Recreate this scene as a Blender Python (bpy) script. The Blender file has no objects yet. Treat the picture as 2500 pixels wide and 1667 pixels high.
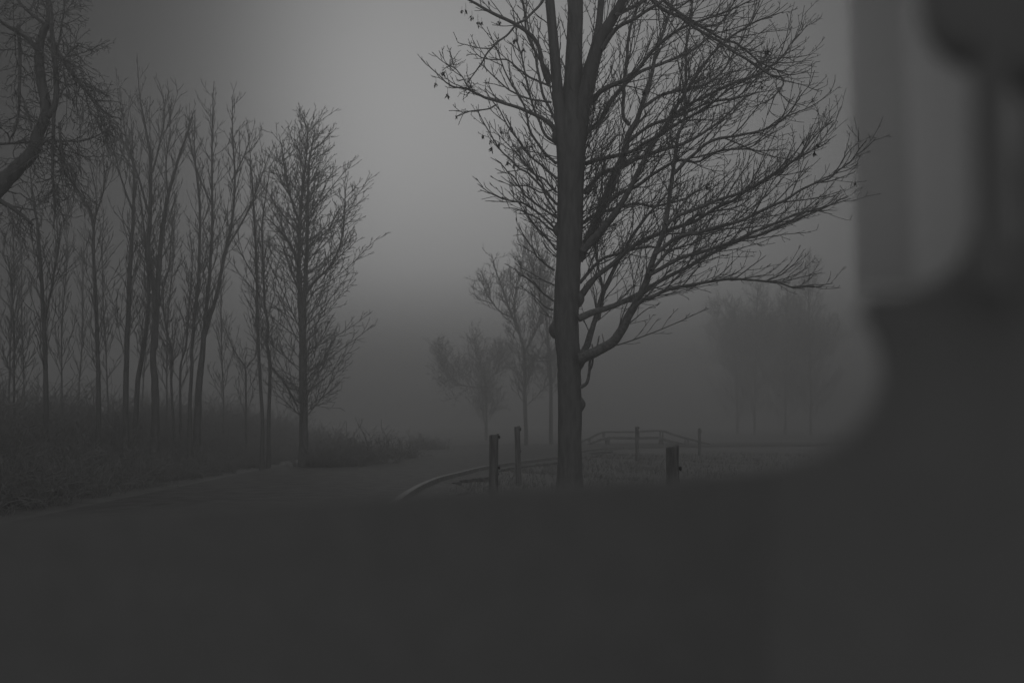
import bpy, math, random
import numpy as np
from mathutils import Vector
from mathutils.geometry import tessellate_polygon

scene = bpy.context.scene
C = scene.collection
R = math.radians

# ---------------------------------------------------------------- camera
F = 2430.0                      # focal length in photo pixels (35 mm on a 36 mm sensor, 2500 px wide)
CAMZ = 1.4
PITCH = R(4.63)
cam_d = bpy.data.cameras.new("Camera")
cam_d.sensor_width = 36.0
cam_d.lens = F / 2500.0 * 36.0
cam_d.clip_start = 0.02
cam_d.clip_end = 3000
cam_d.dof.use_dof = True
cam_d.dof.focus_distance = 17.0
cam_d.dof.aperture_fstop = 2.9
cam = bpy.data.objects.new("Camera", cam_d)
C.objects.link(cam)
cam.location = (0, 0, CAMZ)
cam.rotation_euler = (R(90) + PITCH, 0, 0)
scene.camera = cam

# ---------------------------------------------------------------- sky
SUN_AZ = math.atan(-0.125)      # the bright patch in the fog, a little left of straight ahead (+Y)
SUN_EL = R(17)
world = bpy.data.worlds.new("World")
scene.world = world
world.use_nodes = True
nt = world.node_tree
nt.nodes.clear()
def N(kind, **kw):
    n = nt.nodes.new(kind)
    for k, v in kw.items():
        setattr(n, k, v)
    return n
def M(op, a, b=None, c=None, clamp=False):
    n = nt.nodes.new('ShaderNodeMath'); n.operation = op; n.use_clamp = clamp
    for i, v in enumerate((a, b, c)):
        if v is None: continue
        if isinstance(v, (int, float)): n.inputs[i].default_value = v
        else: nt.links.new(v, n.inputs[i])
    return n.outputs[0]
sky = N('ShaderNodeTexSky', sky_type='NISHITA', sun_disc=False)
sky.sun_elevation = SUN_EL
sky.sun_rotation = SUN_AZ
sky.dust_density = 4.0
bw = N('ShaderNodeRGBToBW'); nt.links.new(sky.outputs[0], bw.inputs[0])
tc = N('ShaderNodeTexCoord')
sep = N('ShaderNodeSeparateXYZ'); nt.links.new(tc.outputs['Generated'], sep.inputs[0])
yy = M('MAXIMUM', sep.outputs[1], 0.04)
u = M('DIVIDE', sep.outputs[0], yy)
w = M('DIVIDE', sep.outputs[2], yy)
noi = N('ShaderNodeTexNoise'); noi.inputs['Scale'].default_value = 2.2; noi.inputs['Detail'].default_value = 3
nt.links.new(tc.outputs['Generated'], noi.inputs['Vector'])
nz = M('SUBTRACT', noi.outputs['Fac'], 0.5)
U0, SL, SR = -0.10, 0.16, 0.50
du = M('ADD', M('SUBTRACT', u, U0), M('MULTIPLY', nz, 0.05))
left = M('LESS_THAN', du, 0.0)
wid = M('ADD', M('MULTIPLY', left, SL - SR), SR)
q = M('DIVIDE', du, wid)
ga = M('EXPONENT', M('MULTIPLY', M('POWER', M('ABSOLUTE', q), 2.3), -1.0))
# cloud thins out between the tree tops and well above the frame
up_ = N('ShaderNodeMapRange', interpolation_type='SMOOTHSTEP')
up_.inputs['From Min'].default_value = 0.02; up_.inputs['From Max'].default_value = 0.165
nt.links.new(M('ADD', w, M('MULTIPLY', nz, 0.03)), up_.inputs['Value'])
dn_ = N('ShaderNodeMapRange', interpolation_type='SMOOTHSTEP')
dn_.inputs['From Min'].default_value = 0.20; dn_.inputs['From Max'].default_value = 0.95; dn_.inputs['To Min'].default_value = 1.0; dn_.inputs['To Max'].default_value = 0.0
nt.links.new(w, dn_.inputs['Value'])
ge = M('MULTIPLY', up_.outputs[0], dn_.outputs[0])
patch = M('MULTIPLY', ga, ge)
front = M('GREATER_THAN', sep.outputs[1], 0.0)
patch = M('MULTIPLY', patch, front)
lum = M('ADD', M('MULTIPLY', patch, 0.315), 0.024)
rear_fill = M('MULTIPLY', M('MAXIMUM', M('MULTIPLY', sep.outputs[1], -1.0), 0.0), 0.17)   # fill light added to the sky behind the camera, lifts the window surround
lum = M('ADD', lum, rear_fill)
zen_fill = M('MULTIPLY', M('MAXIMUM', M('SUBTRACT', sep.outputs[2], 0.45), 0.0), 0.18)   # overhead fill added to the sky to brighten the ground
lum = M('ADD', lum, zen_fill)
edge_ = N('ShaderNodeMapRange', interpolation_type='SMOOTHSTEP')   # gloom over the wood
edge_.inputs['From Min'].default_value = -0.75; edge_.inputs['From Max'].default_value = -0.22; edge_.inputs['To Min'].default_value = 0.35
nt.links.new(u, edge_.inputs['Value'])
lum = M('ADD', lum, M('MULTIPLY', bw.outputs[0], 0.002))
lum = M('MULTIPLY', lum, M('MAXIMUM', edge_.outputs[0], M('LESS_THAN', sep.outputs[1], 0.0)))
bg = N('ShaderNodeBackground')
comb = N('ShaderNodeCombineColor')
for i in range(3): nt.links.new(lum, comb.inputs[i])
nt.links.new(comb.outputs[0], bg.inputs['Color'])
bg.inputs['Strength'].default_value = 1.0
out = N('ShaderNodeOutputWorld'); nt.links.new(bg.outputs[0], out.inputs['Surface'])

sun_d = bpy.data.lights.new("Sun", 'SUN')
sun_d.energy = 0.5
sun_d.angle = R(30)
sun_d.color = (1.0, 0.997, 0.993)
sun = bpy.data.objects.new("Sun", sun_d)
C.objects.link(sun)
sd = Vector((math.sin(SUN_AZ) * math.cos(SUN_EL), math.cos(SUN_AZ) * math.cos(SUN_EL), math.sin(SUN_EL)))
sun.rotation_euler = (-sd).to_track_quat('-Z', 'Y').to_euler()

scene.view_settings.view_transform = 'Standard'
scene.view_settings.look = 'None'
scene.view_settings.exposure = 0.0
scene.view_settings.gamma = 1.0
scene.cycles.use_denoising = True
scene.cycles.volume_bounces = 1
scene.cycles.max_bounces = 6
scene.cycles.transparent_max_bounces = 8

# ---------------------------------------------------------------- helpers
cp, sp = math.cos(PITCH), math.sin(PITCH)
def P(x, y, d):
    """a point of the photograph (2500 x 1667 pixels) at ground distance d in front of the camera"""
    xc = (x - 1250.0) / F; yc = (833.5 - y) / F
    wy = cp - sp * yc; wz = sp + cp * yc
    s = d / wy
    return Vector((xc * s, d, CAMZ + wz * s))

def tag(o, label=None, cat=None, group=None, kind=None):
    if label: o['label'] = label
    if cat: o['category'] = cat
    if group: o['group'] = group
    if kind: o['kind'] = kind
    return o
def empty(name, loc):
    o = bpy.data.objects.new(name, None); C.objects.link(o); o.location = loc
    o.empty_display_size = 0.2
    bpy.context.view_layer.update()
    return o
def link(name, verts, faces, mat, parent=None, smooth=True):
    me = bpy.data.meshes.new(name)
    if parent is not None:
        off = np.array(parent_world(parent))
        verts = np.asarray(verts, dtype=float) - off
    me.from_pydata([tuple(v) for v in verts], [], [tuple(f) for f in faces])
    me.materials.append(mat)
    if smooth:
        me.polygons.foreach_set('use_smooth', [True] * len(me.polygons))
    me.update()
    o = bpy.data.objects.new(name, me); C.objects.link(o)
    if parent is not None: o.parent = parent
    return o
def parent_world(p):
    v = Vector((0, 0, 0))
    while p is not None:
        v += p.location; p = p.parent
    return v

def mat(name, col, rough=0.9, scale=6.0, var=0.35, bump=0.0, stretch=(1, 1, 1), spec=0.3, detail=5):
    m = bpy.data.materials.new(name); m.use_nodes = True
    t = m.node_tree; b = t.nodes['Principled BSDF']
    b.inputs['Roughness'].default_value = rough
    b.inputs['Specular IOR Level'].default_value = spec
    tcn = t.nodes.new('ShaderNodeTexCoord'); mp = t.nodes.new('ShaderNodeMapping')
    mp.inputs['Scale'].default_value = stretch
    t.links.new(tcn.outputs['Object'], mp.inputs['Vector'])
    n = t.nodes.new('ShaderNodeTexNoise'); n.inputs['Scale'].default_value = scale; n.inputs['Detail'].default_value = detail
    t.links.new(mp.outputs[0], n.inputs['Vector'])
    r = t.nodes.new('ShaderNodeValToRGB')
    lo = [c * (1 - var) for c in col]; hi = [c * (1 + var) for c in col]
    r.color_ramp.elements[0].position = 0.3; r.color_ramp.elements[0].color = (*lo, 1)
    r.color_ramp.elements[1].position = 0.7; r.color_ramp.elements[1].color = (*hi, 1)
    t.links.new(n.outputs['Fac'], r.inputs[0]); t.links.new(r.outputs[0], b.inputs['Base Color'])
    if bump:
        bp = t.nodes.new('ShaderNodeBump'); bp.inputs['Strength'].default_value = bump
        bp.inputs['Distance'].default_value = 0.02
        t.links.new(n.outputs['Fac'], bp.inputs['Height']); t.links.new(bp.outputs[0], b.inputs['Normal'])
    return m
BARK = mat('bark', (0.33, 0.33, 0.33), scale=14, var=0.2, bump=0.5, stretch=(1, 1, 0.22))
BRUSH = mat('dry_stems', (0.46, 0.46, 0.46), scale=5, var=0.1)
TWIG = mat('twig_bark', (0.38, 0.38, 0.38), scale=20, var=0.3)
WOOD = mat('weathered_wood', (0.31, 0.31, 0.31), scale=22, var=0.4, bump=0.6, stretch=(1, 1, 0.12))
IRON = mat('rusty_iron', (0.07, 0.07, 0.07), rough=0.7, scale=30)
GRASS = mat('winter_grass', (0.23, 0.23, 0.23), scale=1.7, var=0.2, bump=0.6, detail=9)
BLADE = mat('grass_blades', (0.3, 0.3, 0.3), scale=3, var=0.4)
ROAD = mat('wet_asphalt', (0.14, 0.14, 0.14), rough=0.85, scale=2.5, var=0.3, bump=0.3, detail=10, spec=0.12)
KERB = mat('kerb_concrete', (0.36, 0.36, 0.36), rough=0.8, scale=9, var=0.25, bump=0.3)
DIRT = mat('gravel_edge', (0.17, 0.17, 0.17), rough=0.95, scale=7, var=0.5, bump=0.6, detail=9)
LEAF = mat('dry_seed', (0.07, 0.07, 0.07), scale=20)
PLASTIC = mat('dark_trim', (0.42, 0.42, 0.42), rough=0.9, scale=40, var=0.04, spec=0.1)

# ---------------------------------------------------------------- branch machinery
class Tubes:
    """collects tapered tubes along poly-lines, becomes ONE mesh"""
    def __init__(s): s.v = []; s.f = []; s.n = 0
    def add(s, pts, rad, sides=4, knobbly=0.0, rng=None):
        pts = np.asarray(pts, float); k = len(pts)
        if k < 2: return
        t = np.gradient(pts, axis=0); t /= np.maximum(np.linalg.norm(t, axis=1, keepdims=True), 1e-9)
        ref = np.array([0.31, 0.93, 0.2]) if abs(t[0, 1]) < 0.8 else np.array([1.0, 0.1, 0.2])
        a = np.cross(t, ref); a /= np.maximum(np.linalg.norm(a, axis=1, keepdims=True), 1e-9)
        b = np.cross(t, a)
        ang = np.arange(sides) * 2 * math.pi / sides
        rr = np.asarray(rad, float)[:, None] * np.ones((1, sides))
        if knobbly and rng is not None: rr = rr * (1 + knobbly * rng.standard_normal((k, sides)))
        ring = pts[:, None, :] + rr[:, :, None] * (np.cos(ang)[None, :, None] * a[:, None, :] + np.sin(ang)[None, :, None] * b[:, None, :])
        s.v.append(ring.reshape(-1, 3))
        i = np.arange(k - 1)[:, None] * sides; j = np.arange(sides)[None, :]; j2 = (j + 1) % sides
        q = np.stack([i + j, i + j2, i + sides + j2, i + sides + j], -1).reshape(-1, 4) + s.n
        s.f.append(q); s.n += k * sides
    def build(s, name, m, parent=None):
        if not s.v: return None
        V = np.concatenate(s.v); Fq = np.concatenate(s.f)
        if parent is not None: V = V - np.array(parent_world(parent))
        me = bpy.data.meshes.new(name)
        me.vertices.add(len(V)); me.vertices.foreach_set('co', V.astype(np.float32).ravel())
        me.loops.add(Fq.size); me.loops.foreach_set('vertex_index', Fq.astype(np.int32).ravel())
        me.polygons.add(len(Fq)); me.polygons.foreach_set('loop_start', (np.arange(len(Fq)) * 4).astype(np.int32))
        me.polygons.foreach_set('use_smooth', np.ones(len(Fq), bool))
        me.materials.append(m); me.update(calc_edges=True)
        o = bpy.data.objects.new(name, me); C.objects.link(o)
        if parent is not None: o.parent = parent
        return o

def smooth_path(pts, rad, n):
    """Catmull-Rom through pts"""
    pts = np.asarray(pts, float); rad = np.asarray(rad, float)
    p = np.vstack([2 * pts[0] - pts[1], pts, 2 * pts[-1] - pts[-2]])
    L = len(pts) - 1; o = []; r = []
    for q in np.linspace(0, L - 1e-6, n):
        i = int(q); f = q - i
        a, b, c, d = p[i], p[i + 1], p[i + 2], p[i + 3]
        o.append(0.5 * ((2 * b) + (-a + c) * f + (2 * a - 5 * b + 4 * c - d) * f * f + (-a + 3 * b - 3 * c + d) * f ** 3))
        r.append(rad[i] * (1 - f) + rad[i + 1] * f)
    return np.array(o), np.array(r)
def wiggle(pts, amp, rng):
    n = len(pts); k = max(3, n // 3)
    off = rng.standard_normal((k, 3)) * amp; off[0] = 0
    x = np.linspace(0, k - 1, n)
    return pts + np.stack([np.interp(x, np.arange(k), off[:, i]) for i in range(3)], 1)
def unit(v): return v / max(np.linalg.norm(v), 1e-9)
def grow(p0, d0, L, n, rng, up=0.25, jitter=0.16):
    pts = [np.array(p0, float)]; d = unit(np.array(d0, float)); st = L / (n - 1)
    for _ in range(n - 1):
        d = unit(d + rng.standard_normal(3) * jitter + np.array([0, 0, up / (n - 1) * 1.6]))
        pts.append(pts[-1] + d * st)
    return np.array(pts)
def side_dir(t, ang, phi, bias):
    t = unit(t); a = np.cross(t, [0, 0, 1.0])
    if np.linalg.norm(a) < 0.15: a = np.cross(t, [0, 1.0, 0])
    a = unit(a); b = np.cross(a, t)
    d = math.cos(ang) * t + math.sin(ang) * (math.cos(phi) * a + math.sin(phi) * b)
    return unit(d + np.array(bias))
def twigs(T, pts, rad, rng, level, cfg):
    """side shoots along a branch, recursing"""
    seg = np.linalg.norm(np.diff(pts, axis=0), axis=1); cum = np.concatenate([[0], np.cumsum(seg)]); L = cum[-1]
    sp_ = cfg['space'][level]; s = L * cfg['start'][level] + rng.uniform(0, sp_)
    phi = rng.uniform(0, 6.28)
    while s < L * 0.985:
        i = min(np.searchsorted(cum, s) - 1, len(seg) - 1); i = max(i, 0); f = (s - cum[i]) / max(seg[i], 1e-9)
        p = pts[i] * (1 - f) + pts[i + 1] * f; r = rad[i] * (1 - f) + rad[i + 1] * f
        t = pts[i + 1] - pts[i]; q = s / L
        phi += 2.4 + rng.uniform(-.5, .5)
        ta = 1 - cfg['taper'][level] * q; an = rng.uniform(*cfg['ang'][level])
        if level == 0 and cfg.get('round'):
            m_ = cfg['round']; ta = .5 + .5 * q / m_ if q < m_ else 1 - .9 * ((q - m_) / (1 - m_)) ** 1.2
            an *= 1.12 - .55 * q
        l = cfg['len'][level] * rng.uniform(0.45, 1.25) * ta
        d = side_dir(t, an, phi, cfg['bias'])
        n = cfg['n'][level]
        c = grow(p, d, l, n, rng, cfg['up'], cfg['jit'])
        r0 = min(r * 0.72, cfg['r'][level] * rng.uniform(0.8, 1.2)); r1 = max(cfg['rmin'], r0 * 0.35)
        r0 = max(r0, cfg['rmin'] * 1.1)
        cr = np.linspace(r0, r1, n)
        T.add(c, cr, 4 if level == 0 else 3)
        if level + 1 < len(cfg['space']) and l > cfg['minlen']:
            twigs(T, c, cr, rng, level + 1, cfg)
        s += sp_ * rng.uniform(0.5, 1.5)
    # the tip goes on in a spur
    return

# ---------------------------------------------------------------- ground and road
EDGE_R = [(2, -0.9), (10, -1.75), (17.5, -2.0), (22.6, -1.86), (26, -1.4), (30, -.7), (35, .8), (40, 2.3), (46, 3.2), (52, 5.5), (56, 9), (59, 16), (61, 30), (62, 80)]
EDGE_L = [(2, -6.4), (10, -6.9), (22.6, -7.2), (37, -7.5), (46, -7.4), (54, -6.2), (60, -3.5), (65, 2), (68, 12), (69, 30), (70, 80)]
def edge(tab, n):
    p, _ = smooth_path([(x, y, 0) for y, x in tab], [0] * len(tab), n); return p
ER, EL = edge(EDGE_R, 160), edge(EDGE_L, 160)
def left_edge_x(y):
    return np.interp(y, [a for a, _ in EDGE_L[:6]], [b for _, b in EDGE_L[:6]])
_gr = np.random.default_rng(3)
_ph = _gr.uniform(0, 6.28, (6, 2))
def gz(x, y):
    x = np.asarray(x, float); y = np.asarray(y, float)
    lx = left_edge_x(y) - 0.6
    d = np.clip((lx - x) / 5.5, 0, 1); s = d * d * (3 - 2 * d)
    fade = np.clip((62 - y) / 14, 0, 1)
    bank = s * fade * (1.15 + 0.18 * np.sin(y * .31) + .1 * np.sin(y * .9 + x * .5))
    bump = sum(0.022 * np.sin(x * (0.7 + .5 * k) + y * (0.45 + .37 * k) + _ph[k, 0]) for k in range(4))
    # keep the road bed and its rims level
    rx = np.interp(y, ER[:, 1], ER[:, 0])
    onroad = (x > lx - 0.4) & (x < rx + 0.7) & (y < 58)
    bump = np.where(onroad | ((y > 50) & (y < 75)), 0, bump)
    return bank + bump - 0.03
nx, ny = 260, 220
xs = np.concatenate([np.linspace(-900, -45, 26)[:-1], np.linspace(-45, 45, 200), np.linspace(45, 900, 26)[1:]])
ys = np.concatenate([np.linspace(-60, 2, 14)[:-1], np.linspace(2, 80, 170), np.linspace(80, 1500, 22)[1:]])
GX, GY = np.meshgrid(xs, ys)
GZ = gz(GX, GY)
V = np.stack([GX, GY, GZ], -1).reshape(-1, 3)
w_ = len(xs); idx = np.arange(len(V)).reshape(GX.shape)
Fq = np.stack([idx[:-1, :-1], idx[:-1, 1:], idx[1:, 1:], idx[1:, :-1]], -1).reshape(-1, 4)
g = link('ground', V, Fq.tolist(), GRASS)
tag(g, kind='structure')
# road as a sheet just above the ground
rv = []; rf = []
K = 9
for i in range(160):
    for k in range(K):
        f = k / (K - 1); p = EL[i] * (1 - f) + ER[i] * f
        rv.append((p[0], p[1], 0.012 + 0.05 * math.sin(math.pi * f)))
for i in range(159):
    for k in range(K - 1):
        a = i * K + k; rf.append((a, a + 1, a + K + 1, a + K))
tag(link('road', rv, rf, ROAD), kind='structure')
def strip(name, line, off0, off1, z0, z1, m, i0, i1, jag=0.0, seed=1):
    """a raised kerb-like band running along an edge of the road"""
    rng = np.random.default_rng(seed)
    v = []; f = []
    t = np.gradient(line, axis=0); t /= np.linalg.norm(t, axis=1, keepdims=True)
    nrm = np.stack([t[:, 1], -t[:, 0]], 1)
    js = np.convolve(rng.standard_normal(len(line) + 4), np.ones(5) / 5, 'valid') * jag
    for i in range(i0, i1):
        for (o, z) in ((off0, z0), (off0 + .012, z1), (off1 + js[i] - .012 * np.sign(off1 - off0), z1 + .004), (off1 + js[i], z0)):
            v.append((line[i, 0] + nrm[i, 0] * o, line[i, 1] + nrm[i, 1] * o, z))
    n = i1 - i0
    for i in range(n - 1):
        for k in range(3):
            a = i * 4 + k; f.append((a, a + 1, a + 5, a + 4))
    o = link(name, v, f, m, smooth=False); tag(o, kind='structure'); return o
strip('kerb', ER, 0.0, 0.15, -0.05, 0.12, KERB, 0, 112)
strip('gravel_verge', ER, 0.16, 0.85, -0.05, 0.035, DIRT, 0, 104, jag=0.5)

# ---------------------------------------------------------------- the big tree
rng = np.random.default_rng(11)
D = 17.0
M2 = D / F
TB = P(1391, 1196, D); TB.z = float(gz(TB.x, TB.y))
tree = empty('bare_tree', TB)
tag(tree, 'large bare tree with thick dark trunk and long limbs sweeping up to the right', 'tree')
T = Tubes()
def px_path(pts, radpx, d0, d1, n=None):
    k = len(pts)
    ds = np.linspace(d0, d1, k)
    p3 = [P(x, y, d) for (x, y), d in zip(pts, ds)]
    r3 = [max(r, 0.5) / F * d for r, d in zip(radpx, ds)]
    return smooth_path(p3, r3, n or 5 * k)
tr_pts = [(1391, 1225), (1391, 1180), (1391, 1100), (1391, 1000), (1390, 930), (1388, 870), (1382, 790), (1387, 660), (1392, 540), (1393, 440), (1395, 335), (1397, 285), (1399, 235), (1401, 180), (1403, 110)]
tr_rad = [43, 33, 29, 29.5, 29, 29, 31, 31, 32.5, 33, 38, 34, 28, 24, 16]
p, r = px_path(tr_pts, tr_rad, D, D, 70)
T.add(p, r, 16, 0.018, rng)
def leader(pts, rad, d0, d1, sides=10):
    p, r = px_path(pts, rad, d0, d1, 30); T.add(p, r, sides, 0.015, rng); return p, r
LEAD = []
LEAD.append(leader([(1380, 400), (1371, 315), (1363, 240), (1352, 110), (1342, 0), (1330, -150), (1312, -320)], [12, 16, 14.5, 13, 12, 9, 3], D - .1, D - .3))
LEAD.append(leader([(1396, 300), (1398, 220), (1402, 110), (1405, 0), (1400, -160), (1408, -420)], [26, 24, 21, 20, 15, 4], D + .05, D + .2))
LEAD.append(leader([(1404, 420), (1413, 330), (1428, 240), (1460, 110), (1496, 45), (1522, -5), (1560, -120), (1610, -300)], [18, 22, 20, 17, 13, 11, 8, 3], D + .1, D - .9))
LEAD.append(leader([(1430, 180), (1452, 110), (1462, 60), (1468, 0), (1480, -120), (1500, -300)], [11, 10, 9, 8.5, 7, 3], D + .25, D + .9, 8))
# knots and bosses on the trunk
for (x, y, r_) in ((1352, 802, 13), (1417, 985, 12), (1414, 876, 16), (1415, 728, 12), (1358, 560, 9), (1420, 612, 15), (1360, 330, 13)):
    c = P(x, y, D - 0.02); rr = r_ / F * D
    T.add([np.array(c) + np.array([0, 0, z]) * rr for z in (-1.9, -1.2, -.5, .2, .8, 1.5)], [rr * .15, rr * .65, rr, rr, rr * .7, rr * .1], 8, 0.05, rng)
T.build('trunk', BARK, tree)

B = Tubes()
CFG_R = dict(space=[0.20, 0.19, 0.16], start=[.06, .10, .2], len=[1.7, .6, .12], taper=[.75, .5, .3], ang=[(.3, .75), (.4, .9), (.6, 1.2)],
             n=[9, 6, 3], r=[.0105, .008, .0065], rmin=.0047, up=.22, jit=.09, bias=(.10, 0, .12), minlen=.16)
CFG_L = dict(CFG_R, space=[0.19, 0.19, 0.15], len=[.75, .30, .10], bias=(-.10, 0, .15), r=[.0095, .0075, .0065], rmin=.0055, start=[.15, .15, .2])
limbs_r = [
 ([(1418, 876), (1440, 863), (1480, 843), (1516, 807), (1547, 751), (1583, 669), (1618, 567), (1637, 470), (1653, 359), (1668, 287), (1675, 190), (1682, 96), (1690, -40)], [14, 12.5, 12, 11, 9.5, 8.5, 7, 6, 5, 4, 3.5, 3, 2.5], -.3, -1.6),
 ([(1556, 742), (1590, 725), (1620, 713), (1697, 694), (1783, 684), (1859, 686), (1926, 701), (1965, 698), (2007, 703)], [6, 5.5, 5, 4, 3.4, 3, 2.4, 2, 1.3], -.8, -1.2),
 ([(1412, 778), (1450, 759), (1506, 743), (1552, 722), (1620, 680), (1700, 640), (1780, 600), (1860, 570), (1940, 540), (2010, 510), (2070, 482)], [9, 8, 7.5, 6.5, 5.5, 4.8, 4.2, 3.6, 3, 2.2, 1.3], -.2, .7),
 ([(1422, 866), (1440, 820), (1455, 775), (1474, 715), (1502, 650), (1535, 590), (1570, 545), (1610, 490), (1660, 440)], [9, 8, 7, 6.5, 5.5, 5, 4, 3, 2], .2, 1.4),
 ([(1414, 728), (1440, 692), (1480, 655), (1530, 612), (1600, 572), (1680, 545), (1760, 503), (1830, 465), (1900, 415), (1950, 375), (1990, 330), (2036, 297)], [9, 8, 7, 6.2, 5.5, 5, 4.4, 3.8, 3.2, 2.5, 1.8, 1.2], .1, -.9),
 ([(1424, 606), (1448, 555), (1475, 490), (1500, 430), (1530, 350), (1560, 270), (1590, 190), (1612, 100), (1640, 0), (1660, -110)], [12, 11, 10, 9, 8.2, 7, 6, 5, 4, 3], .2, 1.4),
 ([(1424, 612), (1458, 573), (1491, 537), (1521, 496), (1558, 420), (1606, 330), (1650, 260), (1700, 180), (1760, 110), (1830, 60), (1890, 40)], [10, 9.5, 8.5, 8, 7, 6, 5, 4.3, 3.5, 2.6, 1.5], -.2, -1.5),
 ([(1583, 672), (1640, 640), (1700, 617), (1770, 597), (1840, 570), (1900, 540), (1960, 515), (2030, 500), (2078, 480)], [6, 5.5, 5, 4.5, 4, 3.2, 2.6, 2, 1.2], -1.0, -.2),
 ([(1600, 620), (1650, 585), (1720, 562), (1800, 540), (1860, 512), (1930, 480), (1990, 450), (2040, 420), (2085, 385), (2116, 345)], [6, 5.5, 5, 4.5, 4, 3.4, 2.7, 2.2, 1.7, 1.2], -1.1, -2.2),
 ([(1625, 548), (1680, 515), (1735, 493), (1811, 469), (1878, 430), (1926, 406), (1974, 373), (2005, 340), (2036, 297)], [5, 4.7, 4.3, 4, 3.3, 2.8, 2.2, 1.7, 1.1], -1.3, .2),
 ([(1645, 425), (1690, 380), (1735, 349), (1806, 330), (1878, 316), (1916, 287), (1940, 255), (1960, 220)], [5, 4.6, 4.2, 3.6, 2.8, 2.2, 1.7, 1.1], -1.4, -2.5),
 ([(1606, 330), (1640, 290), (1690, 250), (1783, 210), (1860, 180), (1907, 140), (1935, 100), (1958, 58)], [5, 4.6, 4.2, 3.5, 2.8, 2.2, 1.7, 1.1], -.9, .6),
 ([(1560, -60), (1591, 0), (1640, 32), (1687, 62), (1745, 98), (1802, 134), (1878, 182), (1907, 203), (1890, 240), (1872, 285)], [5.5, 5.5, 5, 4.6, 4.2, 3.8, 3, 2.4, 1.8, 1], -.7, -1.8),
 ([(1600, -20), (1640, 20), (1700, 60), (1770, 95), (1815, 122), (1870, 160), (1910, 176), (1938, 184)], [5, 4.6, 4, 3.4, 3, 2.4, 1.8, 1], -.5, .9),
 ([(1428, 470), (1470, 425), (1530, 405), (1600, 372), (1680, 345), (1750, 300), (1800, 255), (1850, 225)], [8, 7, 6, 5.2, 4.4, 3.5, 2.5, 1.4], .2, 1.9),
 ([(1430, 400), (1480, 385), (1540, 372), (1580, 345), (1650, 300), (1720, 270), (1780, 220), (1830, 190)], [7, 6.2, 5.6, 5, 4.2, 3.3, 2.4, 1.2], .1, -1.9),
 ([(1432, 320), (1465, 300), (1500, 240), (1540, 190), (1600, 160), (1680, 130), (1740, 80), (1790, 20)], [8, 7, 6.5, 5.5, 4.8, 3.8, 3, 1.8], .3, 1.7),
 ([(1536, 305), (1522, 280), (1522, 220), (1530, 150), (1532, 100), (1545, 50), (1570, -20)], [6, 5.4, 5, 4.6, 4.2, 3.6, 2.8], .5, .9),
 ([(1445, 250), (1480, 215), (1540, 185), (1600, 120), (1650, 80), (1720, 45), (1790, 20), (1860, -10)], [8, 7, 6, 5, 4.2, 3.4, 2.4, 1.3], 0, -1.4),
 ([(1470, 120), (1510, 70), (1560, 40), (1620, 0), (1690, -40), (1760, -80)], [7, 6, 5, 4, 3, 2], -.4, -1.6),
 ([(1500, 40), (1560, 10), (1610, -30), (1690, -90)], [7, 5.5, 4.5, 3], -.6, .4),
 ([(1462, 780), (1466, 700), (1458, 640), (1452, 560), (1470, 470), (1480, 380)], [4, 3.8, 3.4, 3, 2.4, 1.6], .5, 1.0),
 ([(1420, 545), (1470, 520), (1540, 500), (1610, 500), (1680, 480), (1740, 440)], [5, 4.4, 3.8, 3.2, 2.4, 1.3], .4, 1.8),
 ([(1416, 690), (1460, 640), (1500, 620), (1580, 600), (1640, 610), (1700, 590), (1760, 560)], [5, 4.4, 3.8, 3.2, 2.6, 2, 1.2], .3, 1.9),
 ([(1591, 660), (1640, 600), (1668, 560), (1690, 530), (1740, 520), (1800, 505), (1850, 470)], [5, 4.6, 4, 3.4, 2.8, 2, 1.2], -1.0, .6),
 ([(1440, 560), (1500, 480), (1560, 450), (1640, 400), (1700, 395), (1770, 370), (1830, 360), (1880, 330)], [6, 5.4, 4.8, 4, 3.4, 2.8, 2, 1.2], .3, -1.7),
 ([(1560, 270), (1620, 230), (1700, 215), (1760, 180), (1800, 120), (1830, 60), (1850, 10)], [5, 4.6, 4, 3.2, 2.4, 1.8, 1.2], .9, 2.2),
 ([(1530, 350), (1600, 300), (1660, 285), (1730, 250), (1800, 235), (1850, 190), (1880, 150)], [5, 4.6, 4, 3.2, 2.4, 1.8, 1.2], .7, -.8),
]
for pts, rad, d0, d1 in limbs_r:
    p, r = px_path(pts, rad, D + d0, D + d1)
    p = wiggle(p, 0.016, rng)
    B.add(p, np.where(r > .055, r, r * .86), 6, 0.03, rng)
    twigs(B, p, r, rng, 0, CFG_R)
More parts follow.
